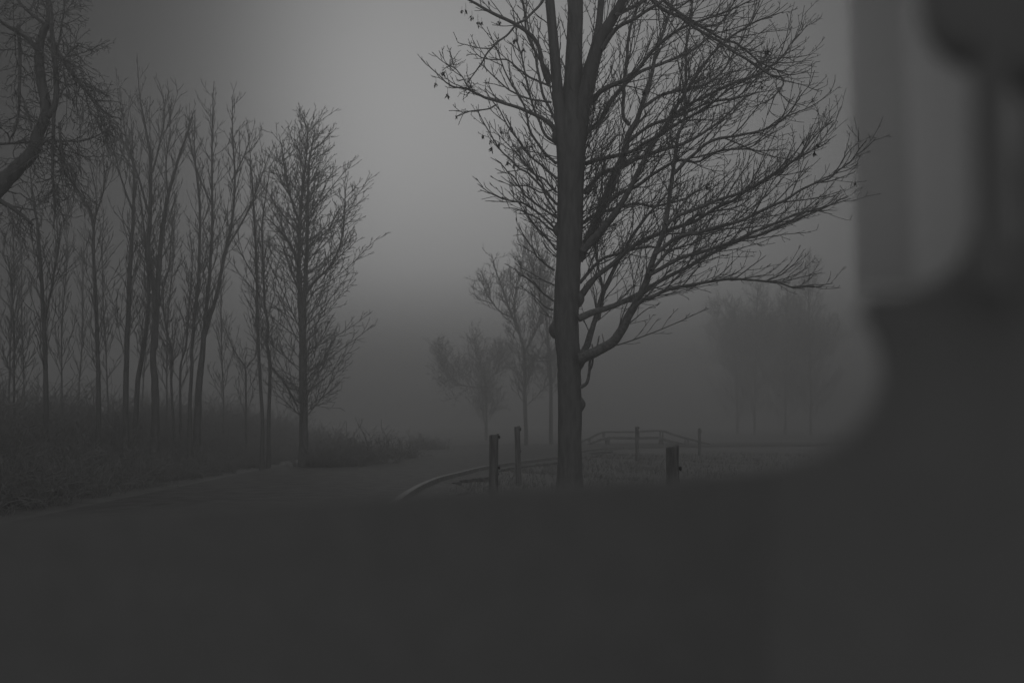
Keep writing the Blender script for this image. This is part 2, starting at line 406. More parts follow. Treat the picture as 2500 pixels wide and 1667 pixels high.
limbs_l = [
 ([(1358, 322), (1331, 295), (1282, 269), (1232, 252), (1182, 239), (1149, 219), (1109, 212), (1076, 192), (1055, 170), (1040, 149)], [6, 5.5, 4.6, 4.2, 3.6, 3, 2, 1.5, 1.1, .8], 0, -.6),
 ([(1149, 219), (1129, 196), (1108, 170), (1092, 163), (1078, 172)], [2, 1.7, 1.4, 1.1, .8], -.5, -.6),
 ([(1212, 256), (1195, 265), (1160, 270), (1135, 275), (1114, 288)], [2.2, 2, 1.7, 1.3, .8], -.3, -.5),
 ([(1340, 205), (1326, 160), (1308, 100), (1262, 60), (1199, 30), (1149, 3), (1120, -15)], [6.5, 6, 5.4, 5, 4.2, 3.4, 2.6], -.1, -1.1),
 ([(1262, 58), (1220, 100), (1182, 139), (1165, 170), (1147, 198)], [2.8, 2.5, 2.2, 1.8, 1.2], -.6, -.4),
 ([(1262, 58), (1290, 40), (1325, 2), (1350, -30)], [3.2, 3.2, 3.2, 3], -.6, -.2),
 ([(1346, 250), (1298, 244), (1262, 230), (1232, 212), (1195, 176), (1172, 152)], [3, 2.7, 2.4, 2, 1.5, .9], -.1, .6),
 ([(1346, 212), (1300, 190), (1268, 169), (1232, 143), (1182, 143), (1149, 114)], [3, 2.7, 2.3, 2, 1.5, .8], .1, .9),
 ([(1360, 436), (1330, 412), (1298, 385), (1270, 350), (1248, 315), (1212, 262), (1185, 215)], [3.5, 3.2, 2.8, 2.4, 2, 1.5, .8], 0, -.7),
 ([(1360, 500), (1315, 448), (1280, 420), (1248, 395), (1205, 345), (1175, 289), (1160, 262)], [3.6, 3.2, 2.8, 2.3, 1.8, 1.2, .7], .1, .6),
 ([(1360, 532), (1320, 505), (1282, 478), (1260, 440), (1238, 415), (1195, 386)], [3.2, 2.8, 2.4, 1.9, 1.5, .8], -.1, -.8),
 ([(1360, 563), (1320, 522), (1280, 500), (1230, 487), (1190, 465), (1165, 447)], [3.2, 2.8, 2.4, 1.9, 1.4, .8], .1, -.3),
 ([(1358, 568), (1317, 537), (1276, 516), (1228, 506)], [3, 2.4, 1.7, .9], .2, .8),
 ([(1354, 660), (1325, 640), (1307, 618), (1285, 585), (1266, 547)], [3, 2.5, 2, 1.5, .8], -.1, -.6),
 ([(1353, 696), (1307, 674), (1274, 654)], [2.4, 1.7, .9], .1, .5),
 ([(1352, 735), (1297, 690), (1256, 654)], [2.6, 1.9, .9], 0, -.4),
 ([(1350, 757), (1318, 738), (1289, 705)], [2.2, 1.6, .8], .1, .4),
 ([(1348, 775), (1330, 768), (1316, 760)], [1.8, 1.4, .8], -.1, -.2),
 ([(1358, 350), (1332, 330), (1312, 290), (1295, 230), (1275, 150), (1262, 90), (1250, 20)], [4, 3.6, 3.2, 2.8, 2.3, 1.8, 1.2], .1, .8),
 ([(1358, 300), (1330, 240), (1315, 180), (1300, 110), (1285, 40), (1265, -40)], [4, 3.6, 3.2, 2.6, 2, 1.3], .2, 1.1),
 ([(1350, 200), (1320, 150), (1290, 90), (1280, 30), (1262, -40)], [4, 3.5, 3, 2.4, 1.6], .2, -.5),
 ([(1358, 400), (1320, 360), (1290, 310), (1275, 250), (1240, 190), (1210, 120), (1190, 65)], [3.8, 3.4, 3, 2.5, 2, 1.5, .8], .1, -1.2),
 ([(1359, 470), (1330, 440), (1300, 420), (1270, 380), (1230, 345), (1200, 310)], [3, 2.6, 2.2, 1.8, 1.4, .8], .2, 1.0),
 ([(1359, 520), (1335, 480), (1318, 440), (1290, 400), (1265, 370), (1240, 330)], [3, 2.6, 2.2, 1.8, 1.4, .8], -.2, -.9),
 ([(1358, 610), (1330, 575), (1305, 550), (1270, 500), (1245, 470)], [3, 2.6, 2, 1.5, .8], .1, .7),
 ([(1358, 460), (1325, 470), (1290, 455), (1255, 455), (1220, 440)], [2.6, 2.2, 1.8, 1.4, .8], -.1, .3),
]
for pts, rad, d0, d1 in limbs_l:
    p, r = px_path(pts, rad, D + d0, D + d1)
    p = wiggle(p, 0.012, rng)
    B.add(p, r, 5, 0.03, rng)
    twigs(B, p, r, rng, 0, CFG_L)
# witches'-broom tufts and the low hanging shoot
for (x, y, n_) in ((1149, 214, 46), (1106, 160, 20), (1262, 372, 26), (1290, 360, 26), (1240, 330, 12)):
    c0 = np.array(P(x, y, D - .4))
    for _ in range(n_):
        d = rng.standard_normal(3); d[2] += .2
        c = grow(c0 + rng.standard_normal(3) * .05, d, rng.uniform(.08, .26), 5, rng, .2, .35)
        B.add(c, np.linspace(.006, .004, 5), 3)
for pts, rad in (([(1418, 946), (1433, 934), (1439, 905), (1441, 880), (1455, 855), (1463, 820)], [5, 4.2, 3.6, 3, 2.4, 1.6]),
                 ([(1439, 905), (1446, 890), (1448, 862), (1445, 840)], [3, 2.6, 2.2, 1.6]), ([(1452, 860), (1468, 845), (1474, 838), (1470, 815)], [2, 1.7, 1.3, .8]),
                 ([(1480, 843), (1500, 835), (1516, 829)], [2, 1.4, .8])):
    p, r = px_path(pts, rad, D - .2, D - .4); B.add(p, r, 5)
# shoots from the leaders
for (p, r), cf in zip(LEAD, (CFG_L, CFG_R, CFG_R, CFG_R)):
    twigs(B, p[4:], r[4:] * .5, rng, 0, dict(cf, space=[.16, .2, .14], start=[0, .12, .2], len=[1.2, .4, .1]))
# fine shoots straight off the stem, both sides
for _ in range(110):
    y = rng.uniform(250, 640); s = rng.choice([-1, 1, 1]); x = 1393 + s * 30
    p0 = np.array(P(x, y, D + rng.uniform(-.15, .3)))
    c = grow(p0, (s * rng.uniform(.5, 1.1), rng.uniform(-.8, .8), rng.uniform(.1, 1.1)), rng.uniform(.4, 1.3), 9, rng, .5, .16)
    rr = np.linspace(.009, .004, 9); B.add(c, rr, 4); twigs(B, c, rr, rng, 1, CFG_L if s < 0 else CFG_R)
B.build('crown', TWIG, tree)

# hanging bunches of dry seeds
def seed_mesh(seed):
    rg = np.random.default_rng(seed); v = []; f = []
    st = Tubes(); st.add([(0, 0, 0), (.004, 0, -.05), (0, .004, -.11)], [.003, .003, .003], 3)
    v = list(st.v[0]); f = [tuple(q) for q in st.f[0]]
    for _ in range(11):
        d = rg.standard_normal(3) * .55; d[2] = -abs(d[2]) - .6; d = unit(d); L = rg.uniform(.05, .095)
        a = unit(np.cross(d, rg.standard_normal(3))) * .0105; b = unit(np.cross(d, a)) * .004
        o = np.array([0, 0, -.10]) + rg.standard_normal(3) * .011
        k = len(v)
        v += [o, o + d * L * .55 + a, o + d * L, o + d * L * .55 - a, o + d * L * .5 + b, o + d * L * .5 - b]
        f += [(k, k + 1, k + 4), (k + 1, k + 2, k + 4), (k + 2, k + 3, k + 4), (k + 3, k, k + 4), (k, k + 5, k + 1), (k + 1, k + 5, k + 2), (k + 2, k + 5, k + 3), (k + 3, k + 5, k)]
    return v, f
seeds = []
for k in range(3):
    v, f = seed_mesh(20 + k)
    me = bpy.data.meshes.new('seed_cluster'); me.from_pydata([tuple(q) for q in v], [], f); me.materials.append(LEAF); me.update(); seeds.append(me)
spots = [(1064, 195), (1093, 220), (1128, 22), (1137, 14), (1152, 33), (1176, 50), (1167, 42), (1179, 325), (1197, 338), (1199, 348), (1224, 315), (1247, 302), (1219, 340), (1253, 348),
         (1240, 385), (1256, 392), (1298, 349), (1258, 86), (1114, 276), (1572, 217), (1082, 165), (1227, 475), (1219, 45), (1278, 110), (1960, 340), (1988, 360), (1995, 345), (2088, 440), (1872, 112), (1860, 205), (1620, 218), (1726, 440), (1548, 395)]
for k, (x, y) in enumerate(spots):
    o = bpy.data.objects.new('seed_cluster', seeds[k % 3]); C.objects.link(o); o.parent = tree
    o.location = P(x, y - 6, D - .4 if x < 1400 else D - .9) - TB
    o.rotation_euler = (0, 0, k * 1.7); s = 1.0 + .25 * math.sin(k * 2.3); o.scale = (s, s, s)

# ---------------------------------------------------------------- the other trees
def tree_px(label, stems, d, cfg, seed, group=None, name='bare_tree', base=None, slim=.74, sides=7, limb=None):
    """stems: list of (pixel path bottom -> top, half widths in pixels); the first starts at the ground"""
    rg = np.random.default_rng(seed)
    pts0, rad0 = stems[0]
    b = P(*pts0[0], d); gzv = float(gz(b.x, b.y))
    b = Vector((b.x, b.y, gzv))
    root = empty(name, b); tag(root, label, 'tree', group)
    Tk = Tubes(); Cr = Tubes()
    for k, (pts, rad) in enumerate(stems):
        dd = d + (0 if k == 0 else rg.uniform(-.4, .4))
        p3 = [P(x, y, d + (dd - d) * i / max(len(pts) - 1, 1)) for i, (x, y) in enumerate(pts)]
        r3 = [q / F * d * slim for q in rad]
        if k == 0:
            top = p3[0]
            if top.z > gzv + .05:
                p3 = [Vector((top.x, top.y, gzv - .08))] + p3; r3 = [r3[0] * 1.35] + r3
            else:
                p3[0] = Vector((top.x, top.y, gzv - .08)); r3[0] *= 1.3
        p, r = smooth_path(p3, r3, 8 * len(p3))
        p = wiggle(p, 0.006, rg)
        Tk.add(p, r, sides, .03, rg)
        lc = cfg if k == 0 or not limb else limb
        twigs(Cr, p, np.maximum(r, .010), rg, 0, lc)
    Tk.build('trunk', BARK, root)
    Cr.build('crown', TWIG, root)
    return root
G_L = 'bare trees of the wood left of the road'
W = dict(space=[.16, .19, .2], start=[.34, .1, .15], len=[1.8, .8, .26], taper=[.93, .6, .3], ang=[(.45, .95), (.45, .95), (.5, 1.1)],
         n=[8, 6, 4], r=[.015, .0105, .009], rmin=.007, up=.25, jit=.055, bias=(0, 0, .15), minlen=.2)
SLIM = dict(W, space=[.19, .24, .24], len=[1.9, .9, .28], ang=[(.3, .7), (.35, .8), (.5, 1.)], bias=(0, 0, .2), start=[.30, .1, .15])
# rounded tree right-most of the wood
W5 = dict(W, space=[.085, .19, .2], start=[.12, .12, .15], len=[3.3, 1.0, .28], taper=[.88, .6, .3], ang=[(.8, 1.25), (.35, .8), (.5, 1.1)], bias=(.10, 0, .0), up=.24, jit=.045, round=.55, r=[.018, .0115, .009], rmin=.0075)
tree_px('rounded bare tree at the right end of the wood, twigs fanning over the road',
        [([(741, 1100), (741, 1024), (740, 930), (739, 823), (733, 740), (730, 645), (732, 560), (738, 470), (748, 380), (752, 312), (745, 290)], [16, 14, 13.5, 12.5, 9, 7, 5.5, 4.4, 3.2, 2, .8]),
         ([(741, 800), (745, 700), (749, 620), (750, 536), (753, 450), (757, 380), (772, 320)], [9, 8, 6.5, 5.2, 4, 2.8, 1]),
         ([(743, 725), (765, 690), (799, 658), (822, 620), (835, 580), (843, 490), (838, 440)], [5, 4.6, 4, 3.4, 3, 2, .8]),
         ([(738, 560), (715, 500), (700, 440), (690, 370), (680, 325)], [5, 4, 3.2, 2, .8]),
         ([(737, 690), (718, 620), (690, 570), (660, 540), (640, 520)], [5, 4, 3, 2, .8])], 31, W5, 51, G_L,
        limb=dict(W5, round=None, up=.2, space=[.13,.19,.2], len=[1.5, .7, .25], start=[.2, .1, .15], taper=[.8, .5, .3], ang=[(.5, 1.1), (.4, .9), (.5, 1.1)]))
tree_px('slender bare tree with two stems forking low, two straight leaders above the wood',
        [([(480, 1100), (482, 1024), (488, 920), (498, 823), (506, 730), (513, 645), (518, 560), (517, 400), (519, 290), (523, 199)], [14, 12, 11, 8, 6, 5, 4.4, 3.2, 2.1, 1]),
         ([(498, 823), (512, 775), (531, 712), (551, 609), (567, 536), (574, 446), (567, 312), (569, 240)], [7, 6.5, 6, 5, 4.4, 3.4, 2, 1]),
         ([(551, 609), (590, 545), (620, 480), (650, 400), (655, 375)], [3.2, 2.8, 2.3, 1.5, .8]),
         ([(517, 500), (490, 440), (470, 380), (462, 330)], [3, 2.5, 1.8, .9]),
         ([(567, 440), (592, 390), (606, 350), (610, 322)], [2.6, 2.2, 1.6, .9])], 28, SLIM, 52, G_L)
tree_px('thin bare stem left of the low forking tree, bowed to the left',
        [([(462, 1090), (464, 979), (468, 900), (471, 823), (484, 667), (488, 560), (487, 491), (478, 410), (474, 350), (476, 270)], [8, 6, 5.5, 5, 4.6, 4.2, 3.8, 2.8, 2, .9])], 27.5, SLIM, 53, G_L)
tree_px('dark bare tree of the wood with a twin trunk and the tallest spire',
        [([(378, 1090), (380, 1000), (378, 935), (374, 868), (380, 734), (362, 640), (361, 600), (366, 535), (368, 400), (357, 321), (340, 230), (335, 130)], [15, 13, 12, 10, 9, 8, 7.4, 6.6, 5, 3.8, 2, .9]),
         ([(378, 850), (385, 700), (393, 590), (410, 480), (435, 390), (462, 310), (475, 270)], [10, 9, 7.5, 6, 4.4, 2.6, 1]),
         ([(366, 535), (340, 440), (310, 350), (300, 280), (287, 228)], [4, 3.4, 2.6, 1.8, .8]),
         ([(372, 420), (385, 370), (400, 300), (405, 230)], [3.5, 2.8, 1.8, .9]),
         ([(410, 480), (405, 400), (415, 330), (412, 270)], [3, 2.4, 1.6, .8])], 26, SLIM, 54, G_L)
tree_px('bare trunk close to the left of the twin trunk, leaning left at the top',
        [([(306, 1080), (308, 935), (312, 800), (315, 700), (320, 600), (325, 540), (328, 430), (318, 380), (290, 330), (275, 345)], [10, 9, 8, 7.4, 6.4, 5.6, 4.4, 3, 1.8, .8]),
         ([(326, 520), (300, 450), (285, 400), (270, 345)], [3.4, 2.8, 2, .9])], 25, SLIM, 55, G_L)
tree_px('leaning bare stem joining the twin trunk from below left',
        [([(330, 1080), (336, 940), (348, 860), (357, 800), (363, 720), (358, 620), (345, 500), (330, 420)], [9, 8, 7.4, 6.4, 5, 4, 2.4, 1])], 26.8, SLIM, 56, G_L)
tree_px('straight bare stem next to the rounded tree, on its left',
        [([(640, 1090), (640, 1024), (634, 900), (629, 823), (627, 667), (622, 560), (616, 446), (612, 390), (606, 330)], [7, 6, 5.4, 5, 4.4, 3.8, 2.8, 1.8, .8]),
         ([(627, 690), (600, 640), (575, 590), (560, 560)], [2.4, 2, 1.4, .7])], 30, SLIM, 57, G_L)
tree_px('crooked bare stem kinked halfway up beside the straight stem',
        [([(656, 1090), (656, 1024), (659, 890), (652, 840), (654, 792), (646, 740), (643, 667), (640, 560), (650, 470), (662, 400)], [7, 6, 5.6, 5, 4.4, 3.8, 3.2, 2.6, 1.6, .8]),
         ([(659, 892), (690, 930), (712, 965), (725, 990)], [4, 3.6, 3.2, 2.6])], 30.5, SLIM, 58, G_L)
tree_px('faint bare trunk far left with a wide broom of upright twigs',
        [([(240, 1080), (240, 960), (238, 850), (234, 734), (230, 650), (226, 540), (200, 482), (170, 430), (147, 397)], [9, 7.4, 6.6, 6, 5.2, 4.4, 3.2, 2.2, 1]),
         ([(228, 560), (235, 500), (228, 440), (215, 380)], [3.2, 2.6, 1.8, .8]), ([(228, 540), (250, 480), (255, 430), (250, 390)], [3, 2.4, 1.6, .8])], 24, SLIM, 59, G_L)
tree_px('dark bare trunk second from the left edge, half hidden in tangled twigs',
        [([(112, 1080), (112, 950), (110, 860), (105, 756), (98, 640), (92, 560), (80, 480), (75, 420)], [9, 8, 7.4, 6.6, 5.6, 4.6, 3, 1.2]),
         ([(108, 790), (125, 700), (140, 620), (150, 540)], [4, 3.4, 2.6, 1.2])], 22, SLIM, 60, G_L)
tree_px('thin sapling with a zigzag stem between the twin trunk and the forking tree',
        [([(425, 1080), (418, 935), (420, 860), (405, 800), (398, 720), (412, 650), (420, 560), (430, 480)], [5, 4, 3.6, 3, 2.6, 2.2, 1.6, .8])], 28.5, SLIM, 61, G_L)
tree_px('small sapling with a crook near its foot right of the zigzag sapling',
        [([(440, 1070), (440, 915), (445, 875), (455, 840), (462, 740), (470, 650), (462, 560)], [4.4, 3.6, 3, 2.8, 2.2, 1.6, .8])], 29.5, SLIM, 62, G_L)
tree_px('pale sapling forking in a Y between the forking tree and the straight stem',
        [([(600, 1080), (600, 960), (598, 900), (580, 870), (560, 830), (545, 790)], [4, 3.2, 3, 2.4, 1.8, .8]), ([(598, 900), (612, 885), (626, 860), (628, 800)], [2.4, 2.2, 1.8, .8])], 34, SLIM, 63, G_L)
# big old tree entering from the left edge, nearest of the left side
OLD = dict(W, space=[.09, .11, .09], start=[.12, .1, .15], len=[1.1, .5, .17], ang=[(.5, 1.1), (.5, 1.1), (.6, 1.2)], up=-.25, bias=(.05, 0, -.05), jit=.24, r=[.012, .008, .006], rmin=.0046)
tree_px('gnarled old tree leaning in from the left edge with drooping boughs',
        [([(-190, 1200), (-185, 900), (-140, 620), (-60, 520), (0, 455), (40, 412), (78, 375), (92, 330), (112, 270), (100, 190), (96, 110), (120, 40), (110, -60)], [48, 40, 34, 28, 24, 21, 19, 16, 15, 14, 12, 9, 6]),
         ([(112, 285), (132, 265), (138, 190), (128, 100), (122, 20), (100, -60)], [9, 8.5, 7.5, 6.5, 5, 3]),
         ([(120, 95), (150, 140), (185, 190), (225, 240), (262, 278), (300, 292)], [6.5, 6.2, 5.6, 4.6, 3, 1]),
         ([(225, 240), (245, 290), (270, 318)], [2.6, 2, 1]), ([(205, 215), (215, 255), (228, 300)], [2.4, 2, 1]),
         ([(-20, 352), (60, 350), (130, 345), (190, 345), (230, 335), (278, 315)], [4, 3.4, 3, 2.6, 2, 1]),
         ([(132, 265), (130, 350), (128, 420), (134, 500), (130, 560)], [5, 4.2, 3.6, 2.6, 1]),
         ([(145, 300), (150, 400), (185, 460), (210, 500)], [3.4, 3, 2.4, 1]),
         ([(0, 490), (40, 515), (80, 550)], [7, 6, 3]),
         ([(45, 60), (48, 200), (40, 300), (20, 350)], [5, 4, 3.2, 1.5]),
         ([(96, 130), (60, 90), (10, 60), (-40, 20)], [6, 5, 4, 2]), ([(150, 148), (190, 110), (205, 115)], [2.6, 2, 1]),
         ([(110, 60), (60, 20), (20, -20)], [5, 4, 2]), ([(140, 120), (150, 60), (158, 0), (160, -40)], [3, 2.4, 1.8, 1])], 15, OLD, 64, None, slim=.88, sides=9)
# the wood further back: each trunk its own tree
rg0 = np.random.default_rng(77)
far_lab = ['pale bare tree deep in the wood, blurred by fog behind the darker trunks', ]
BACK = dict(SLIM, space=[.2, .24, .22], len=[1.7, .8, .3], start=[.2, .1, .15], rmin=.008, r=[.018, .012, .009])
for k, (x, d, top) in enumerate([(20, 29, 470), (60, 33, 520), (150, 31, 470), (190, 37, 500), (265, 34, 470), (345, 38, 480), (405, 33, 470), (545, 38, 560), (35, 25, 560)]):
    lean = rg0.uniform(-22, 22); h = 2.2 * 30 / d
    tree_px('pale bare tree deep in the wood, blurred by fog behind the darker trunks',
            [([(x, 1090), (x + lean * .1, 980), (x + lean * .5 + rg0.uniform(-8, 8), 800), (x + lean, 640), (x + lean * 1.2 + rg0.uniform(-10, 10), top + 60), (x + lean * 1.3, top)], [h * 1.5, h * 1.4, h * 1.2, h, h * .6, .8])],
            d, BACK, 200 + k, 'pale trees deep in the wood', sides=5)
# far trees in the fog
FAR = dict(W, space=[.16, .22, .26], start=[.2, .1, .15], len=[3.0, 1.2, .42], rmin=.0115, r=[.022, .014, .011], up=.3, jit=.12, ang=[(.5, 1.1), (.5, 1.0), (.6, 1.1)])
tree_px('foggy bare tree with an open crown, left behind the big trunk',
        [([(1284, 1085), (1284, 1050), (1281, 960), (1280, 870), (1270, 820), (1252, 775), (1230, 715), (1210, 660), (1200, 620)], [7.5, 6.5, 6, 5.4, 4.6, 4, 3, 2, 1]),
         ([(1272, 825), (1256, 760), (1262, 700), (1275, 640), (1280, 590)], [4, 3.4, 2.6, 1.8, .8]),
         ([(1252, 775), (1220, 760), (1190, 720), (1172, 670)], [3, 2.4, 1.8, .8]),
         ([(1278, 850), (1310, 880), (1345, 880)], [2.6, 2, 1]), ([(1280, 860), (1310, 800), (1330, 720), (1340, 640)], [3.4, 2.8, 2, .8])], 58, FAR, 81)
tree_px('foggy bare tree with a high narrow crown half hidden by the big trunk',
        [([(1345, 1085), (1345, 950), (1340, 850), (1330, 740), (1318, 640), (1305, 570), (1300, 535)], [6, 5.4, 4.6, 3.8, 2.6, 1.6, .8]),
         ([(1335, 780), (1310, 700), (1290, 620), (1282, 560)], [3, 2.4, 1.6, .8])], 64, FAR, 82)
F2 = dict(FAR, rmin=.015, r=[.026, .019, .016], space=[.16, .2, .24], len=[3.6, 1.6, .6], start=[.14, .1, .15])
tree_px('very faint low bare tree left of the open crowned one',
        [([(1187, 1075), (1186, 1010), (1184, 940), (1172, 890), (1160, 850), (1158, 815)], [5, 4.4, 3.6, 2.8, 1.8, .8]),
         ([(1184, 945), (1150, 945), (1110, 930), (1080, 890), (1070, 840)], [2.6, 2.2, 1.8, 1.4, .8]), ([(1184, 940), (1215, 900), (1230, 850)], [2.6, 2, .8])], 80, F2, 83)
G_R = 'faint trees in the fog beyond the right verge'
for k, (lab, x, d, top, ln) in enumerate([
        ('faint foggy tree on the right, leftmost of the dim group beyond the posts', 1800, 118, 760, -10),
        ('faint foggy tree with the stoutest trunk of the dim group beyond the posts', 1843, 110, 700, 6),
        ('faint foggy tree in the middle of the dim group, slim and upright', 1918, 116, 690, 4),
        ('faint tall foggy tree at the right of the dim group, nearest the window', 1980, 108, 640, -6)]):
    tree_px(lab, [([(x, 1075), (x, 1000), (x + ln * .3, 900), (x + ln * .7, 800), (x + ln, top + 40), (x + ln, top)], [6, 5.4, 4.6, 3.4, 1.8, .8]),
                  ([(x, 920), (x - 25, 860), (x - 45, 800), (x - 50, 750)], [2.6, 2.2, 1.6, .8]), ([(x, 900), (x + 25, 850), (x + 40, 790)], [2.6, 2, .8])], d, dict(F2, start=[.08, .1, .15], len=[5.4, 2.3, .8], space=[.22, .3, .34], rmin=.013, r=[.024, .017, .014], taper=[.8, .5, .3], ang=[(.6, 1.25), (.4, 1.0), (.6, 1.1)]), 90 + k, G_R, slim=.5)

# ---------------------------------------------------------------- undergrowth on the bank, hedge and shrubs
def brush(name, spots, hmin, hmax, seed, m, parent=None, rmin=.006, den=5):
    rg = np.random.default_rng(seed); Tq = Tubes()
    for (x, y, s) in spots:
        z = float(gz(x, y))
        for _ in range(den):
            h = rg.uniform(hmin, hmax) * s
            d = (rg.uniform(-.5, .5), rg.uniform(-.5, .5), 1)
            c = grow((x + rg.uniform(-.25, .25), y + rg.uniform(-.25, .25), z - .03), d, h, 6, rg, -.5, .22)
            Tq.add(c, np.linspace(rmin * 1.6, rmin, 6), 3)
            for _ in range(5):
                i = rg.integers(1, 5)
                e = grow(c[i], rg.standard_normal(3) + np.array([0, 0, .3]), rg.uniform(.12, .4) * s, 4, rg, .1, .3)
                Tq.add(e, np.linspace(rmin, rmin * .8, 4), 3)
    return Tq.build(name, m, parent)
rg1 = np.random.default_rng(5)
sp1 = []
for _ in range(1500):
    y = rg1.uniform(15, 52); lx = float(left_edge_x(y)); x = lx - .7 - abs(rg1.normal(0, 1)) * 3.2
    if y > 40 and rg1.random() < .4: continue
    s = .45 + .55 * min(2.2, (lx - x) / 3.5)
    sp1.append((x, y, s))
u1 = brush('undergrowth', sp1, .5, 1.5, 6, BRUSH, rmin=.007)
tag(u1, kind='stuff'); u1['label'] = 'tangled dark undergrowth on the bank below the wood'; u1['category'] = 'undergrowth'
for k, (lab, x, d, s) in enumerate([
        ('dark bushy shrub right of the rounded tree on the bank', 800, 31, 1.0),
        ('ragged shrub with the highest tip between the rounded tree and the road', 885, 33, 1.15),
        ('low spreading shrub nearest the road at the end of the bank', 960, 38, .85),
        ('small fading shrub past the end of the bank by the far road', 1045, 50, .8)]):
    p = P(x, 1100, d); z = float(gz(p.x, p.y)); rt = empty('shrub', (p.x, p.y, z))
    rq = np.random.default_rng(300 + k); sps = [(p.x + rq.normal(0, .55), p.y + rq.normal(0, .4), s * rq.uniform(.6, 1)) for _ in range(34)]
    b = brush('branches', sps, .6, 1.6, 310 + k, BRUSH, rt, rmin=.008, den=6); tag(rt, lab, 'shrub', 'shrubs along the road bank')
# grass tufts on the verge
rg2 = np.random.default_rng(9); Tg = Tubes()
for _ in range(7000):
    y = 10 + 34 * rg2.random() ** 1.3; rx = float(np.interp(y, ER[:, 1], ER[:, 0])); x = rx + .75 + abs(rg2.normal(0, 1)) * 5
    z = float(gz(x, y)); h = rg2.uniform(.05, .16)
    c = np.array([(x, y, z - .01), (x + rg2.normal(0, .02), y + rg2.normal(0, .02), z + h * .6), (x + rg2.normal(0, .06), y + rg2.normal(0, .06), z + h)])
    Tg.add(c, [.008, .006, .002], 3)
tg = Tg.build('grass', BLADE); tag(tg, kind='stuff'); tg['label'] = 'short winter grass on the verge beside the kerb'; tg['category'] = 'grass'

# ---------------------------------------------------------------- wooden posts
def post(label, x, d, wpx, top, lugs, tilt=0.0, seed=0):
    rg = np.random.default_rng(seed)
    t = P(x, top, d); z0 = float(gz(t.x, t.y)); r = wpx / 2 / F * d
    root = empty('wooden_post', (t.x, t.y, z0)); tag(root, label, 'post', 'wooden posts along the verge')
    h = t.z - z0; n = 14
    Tq = Tubes(); V = []; Fc = []
    S = 18; zs = np.concatenate([np.linspace(-.12, h - .03, n), [h - .012, h]])
    ph = rg.uniform(0, 6.28, 3)
    for i, zz in enumerate(zs):
        sc = 1.06 - .07 * zz / h + .012 * math.sin(zz * 9 + ph[0]) + (.05 if zz > h * .9 else 0)
        if i == len(zs) - 1: sc *= .93
        for k in range(S):
            a = 2 * math.pi * k / S
            rr = r * sc * (1 + .035 * math.sin(3 * a + ph[1]) + .02 * math.sin(7 * a + ph[2] + zz * 2) + rg.normal(0, .008))
            slope = .014 * r / .07 * math.cos(a) * (1 if zz > h * .9 else 0) + (rg.normal(0, .004) if zz > h * .9 else 0)
            V.append((t.x + math.cos(a) * rr + tilt * (zz - h), t.y + math.sin(a) * rr, z0 + zz + slope))
    m_ = len(zs)
    for i in range(m_ - 1):
        for k in range(S):
            k2 = (k + 1) % S; Fc.append((i * S + k, i * S + k2, (i + 1) * S + k2, (i + 1) * S + k))
    V.append((t.x, t.y, z0 + h - .004)); 
    for k in range(S): Fc.append(((m_ - 1) * S + k, (m_ - 1) * S + (k + 1) % S, len(V) - 1))
    link('shaft', V, Fc, WOOD, root, smooth=False)
    for (lx, ly, lr) in lugs:
        q = P(lx, ly, d); s = lr / F * d
        Tl = Tubes(); x0 = t.x + r * .8
        xe = max(q.x, x0 + s)
        Tl.add([(x0, t.y, q.z), (x0 + (xe - x0) * .4, t.y, q.z + .2 * s), (x0 + (xe - x0) * .7, t.y - .005, q.z), (xe, t.y - .01, q.z - .1 * s), (xe + s * .25, t.y - .01, q.z)],
               [s * .5, s * .55, s * .95, s * 1.0, s * .1], 9, .06, rg)
        Tl.build('bolt', IRON, root)
    return root
post('thick wooden post left of the big trunk with a bolt sticking out at its top', 1206, 15, 22, 1060, [(1220, 1066, 4), (1220, 1141, 4)], .01, 1)
post('slimmer taller looking wooden post between the big trunk and the thick post', 1262, 23, 14, 1041, [(1271, 1047, 4), (1272, 1101, 3)], -.03, 2)
post('short stout dark wooden post right of the big trunk, a round knob on its side', 1641, 11.8, 30, 1089, [(1663, 1143, 6)], 0, 3)
post('thin pale foggy post standing before the arched footbridge', 1554.5, 36, 8, 1041, [(1560, 1044, 2.6)], 0, 4)
post('thin pale foggy post standing right of the arched footbridge', 1708, 43, 7, 1045, [(1712, 1053, 2)], 0.02, 5)

# ---------------------------------------------------------------- arched footbridge
BD = 60.0
fb = P(1560, 1105, BD); fb = Vector((fb.x, fb.y, float(gz(fb.x, fb.y))))
br = empty('footbridge', fb); tag(br, 'low arched wooden footbridge fading into the fog behind the posts', 'footbridge')
def beam(path, half_h, half_y, y_off, name, m=WOOD, n=28):
    p3 = [P(x, y, BD) for x, y in path]
    p, _ = smooth_path(p3, [0] * len(p3), n)
    v = []; f = []
    for q in p:
        for (a, b) in ((-half_y, -half_h), (half_y, -half_h), (half_y, half_h), (-half_y, half_h)):
            v.append((q[0], q[1] + y_off + a, q[2] + b))
    for i in range(n - 1):
        for k in range(4): f.append((i * 4 + k, i * 4 + (k + 1) % 4, (i + 1) * 4 + (k + 1) % 4, (i + 1) * 4 + k))
    f.append((3, 2, 1, 0)); e = (n - 1) * 4; f.append((e, e + 1, e + 2, e + 3))
    return link(name, v, f, m, br, smooth=False)
deck = [(1415, 1096), (1440, 1084), (1476, 1071), (1510, 1069), (1560, 1070), (1606, 1069), (1640, 1078), (1690, 1090), (1735, 1104)]
rail = [(1410, 1082), (1440, 1071), (1472, 1056), (1510, 1054.5), (1560, 1054), (1615, 1051.5), (1650, 1062), (1690, 1073), (1735, 1085)]
beam(deck, .075, .55, .55, 'deck')
beam(rail, .045, .04, .03, 'handrail'); beam(rail, .045, .04, 1.07, 'handrail')
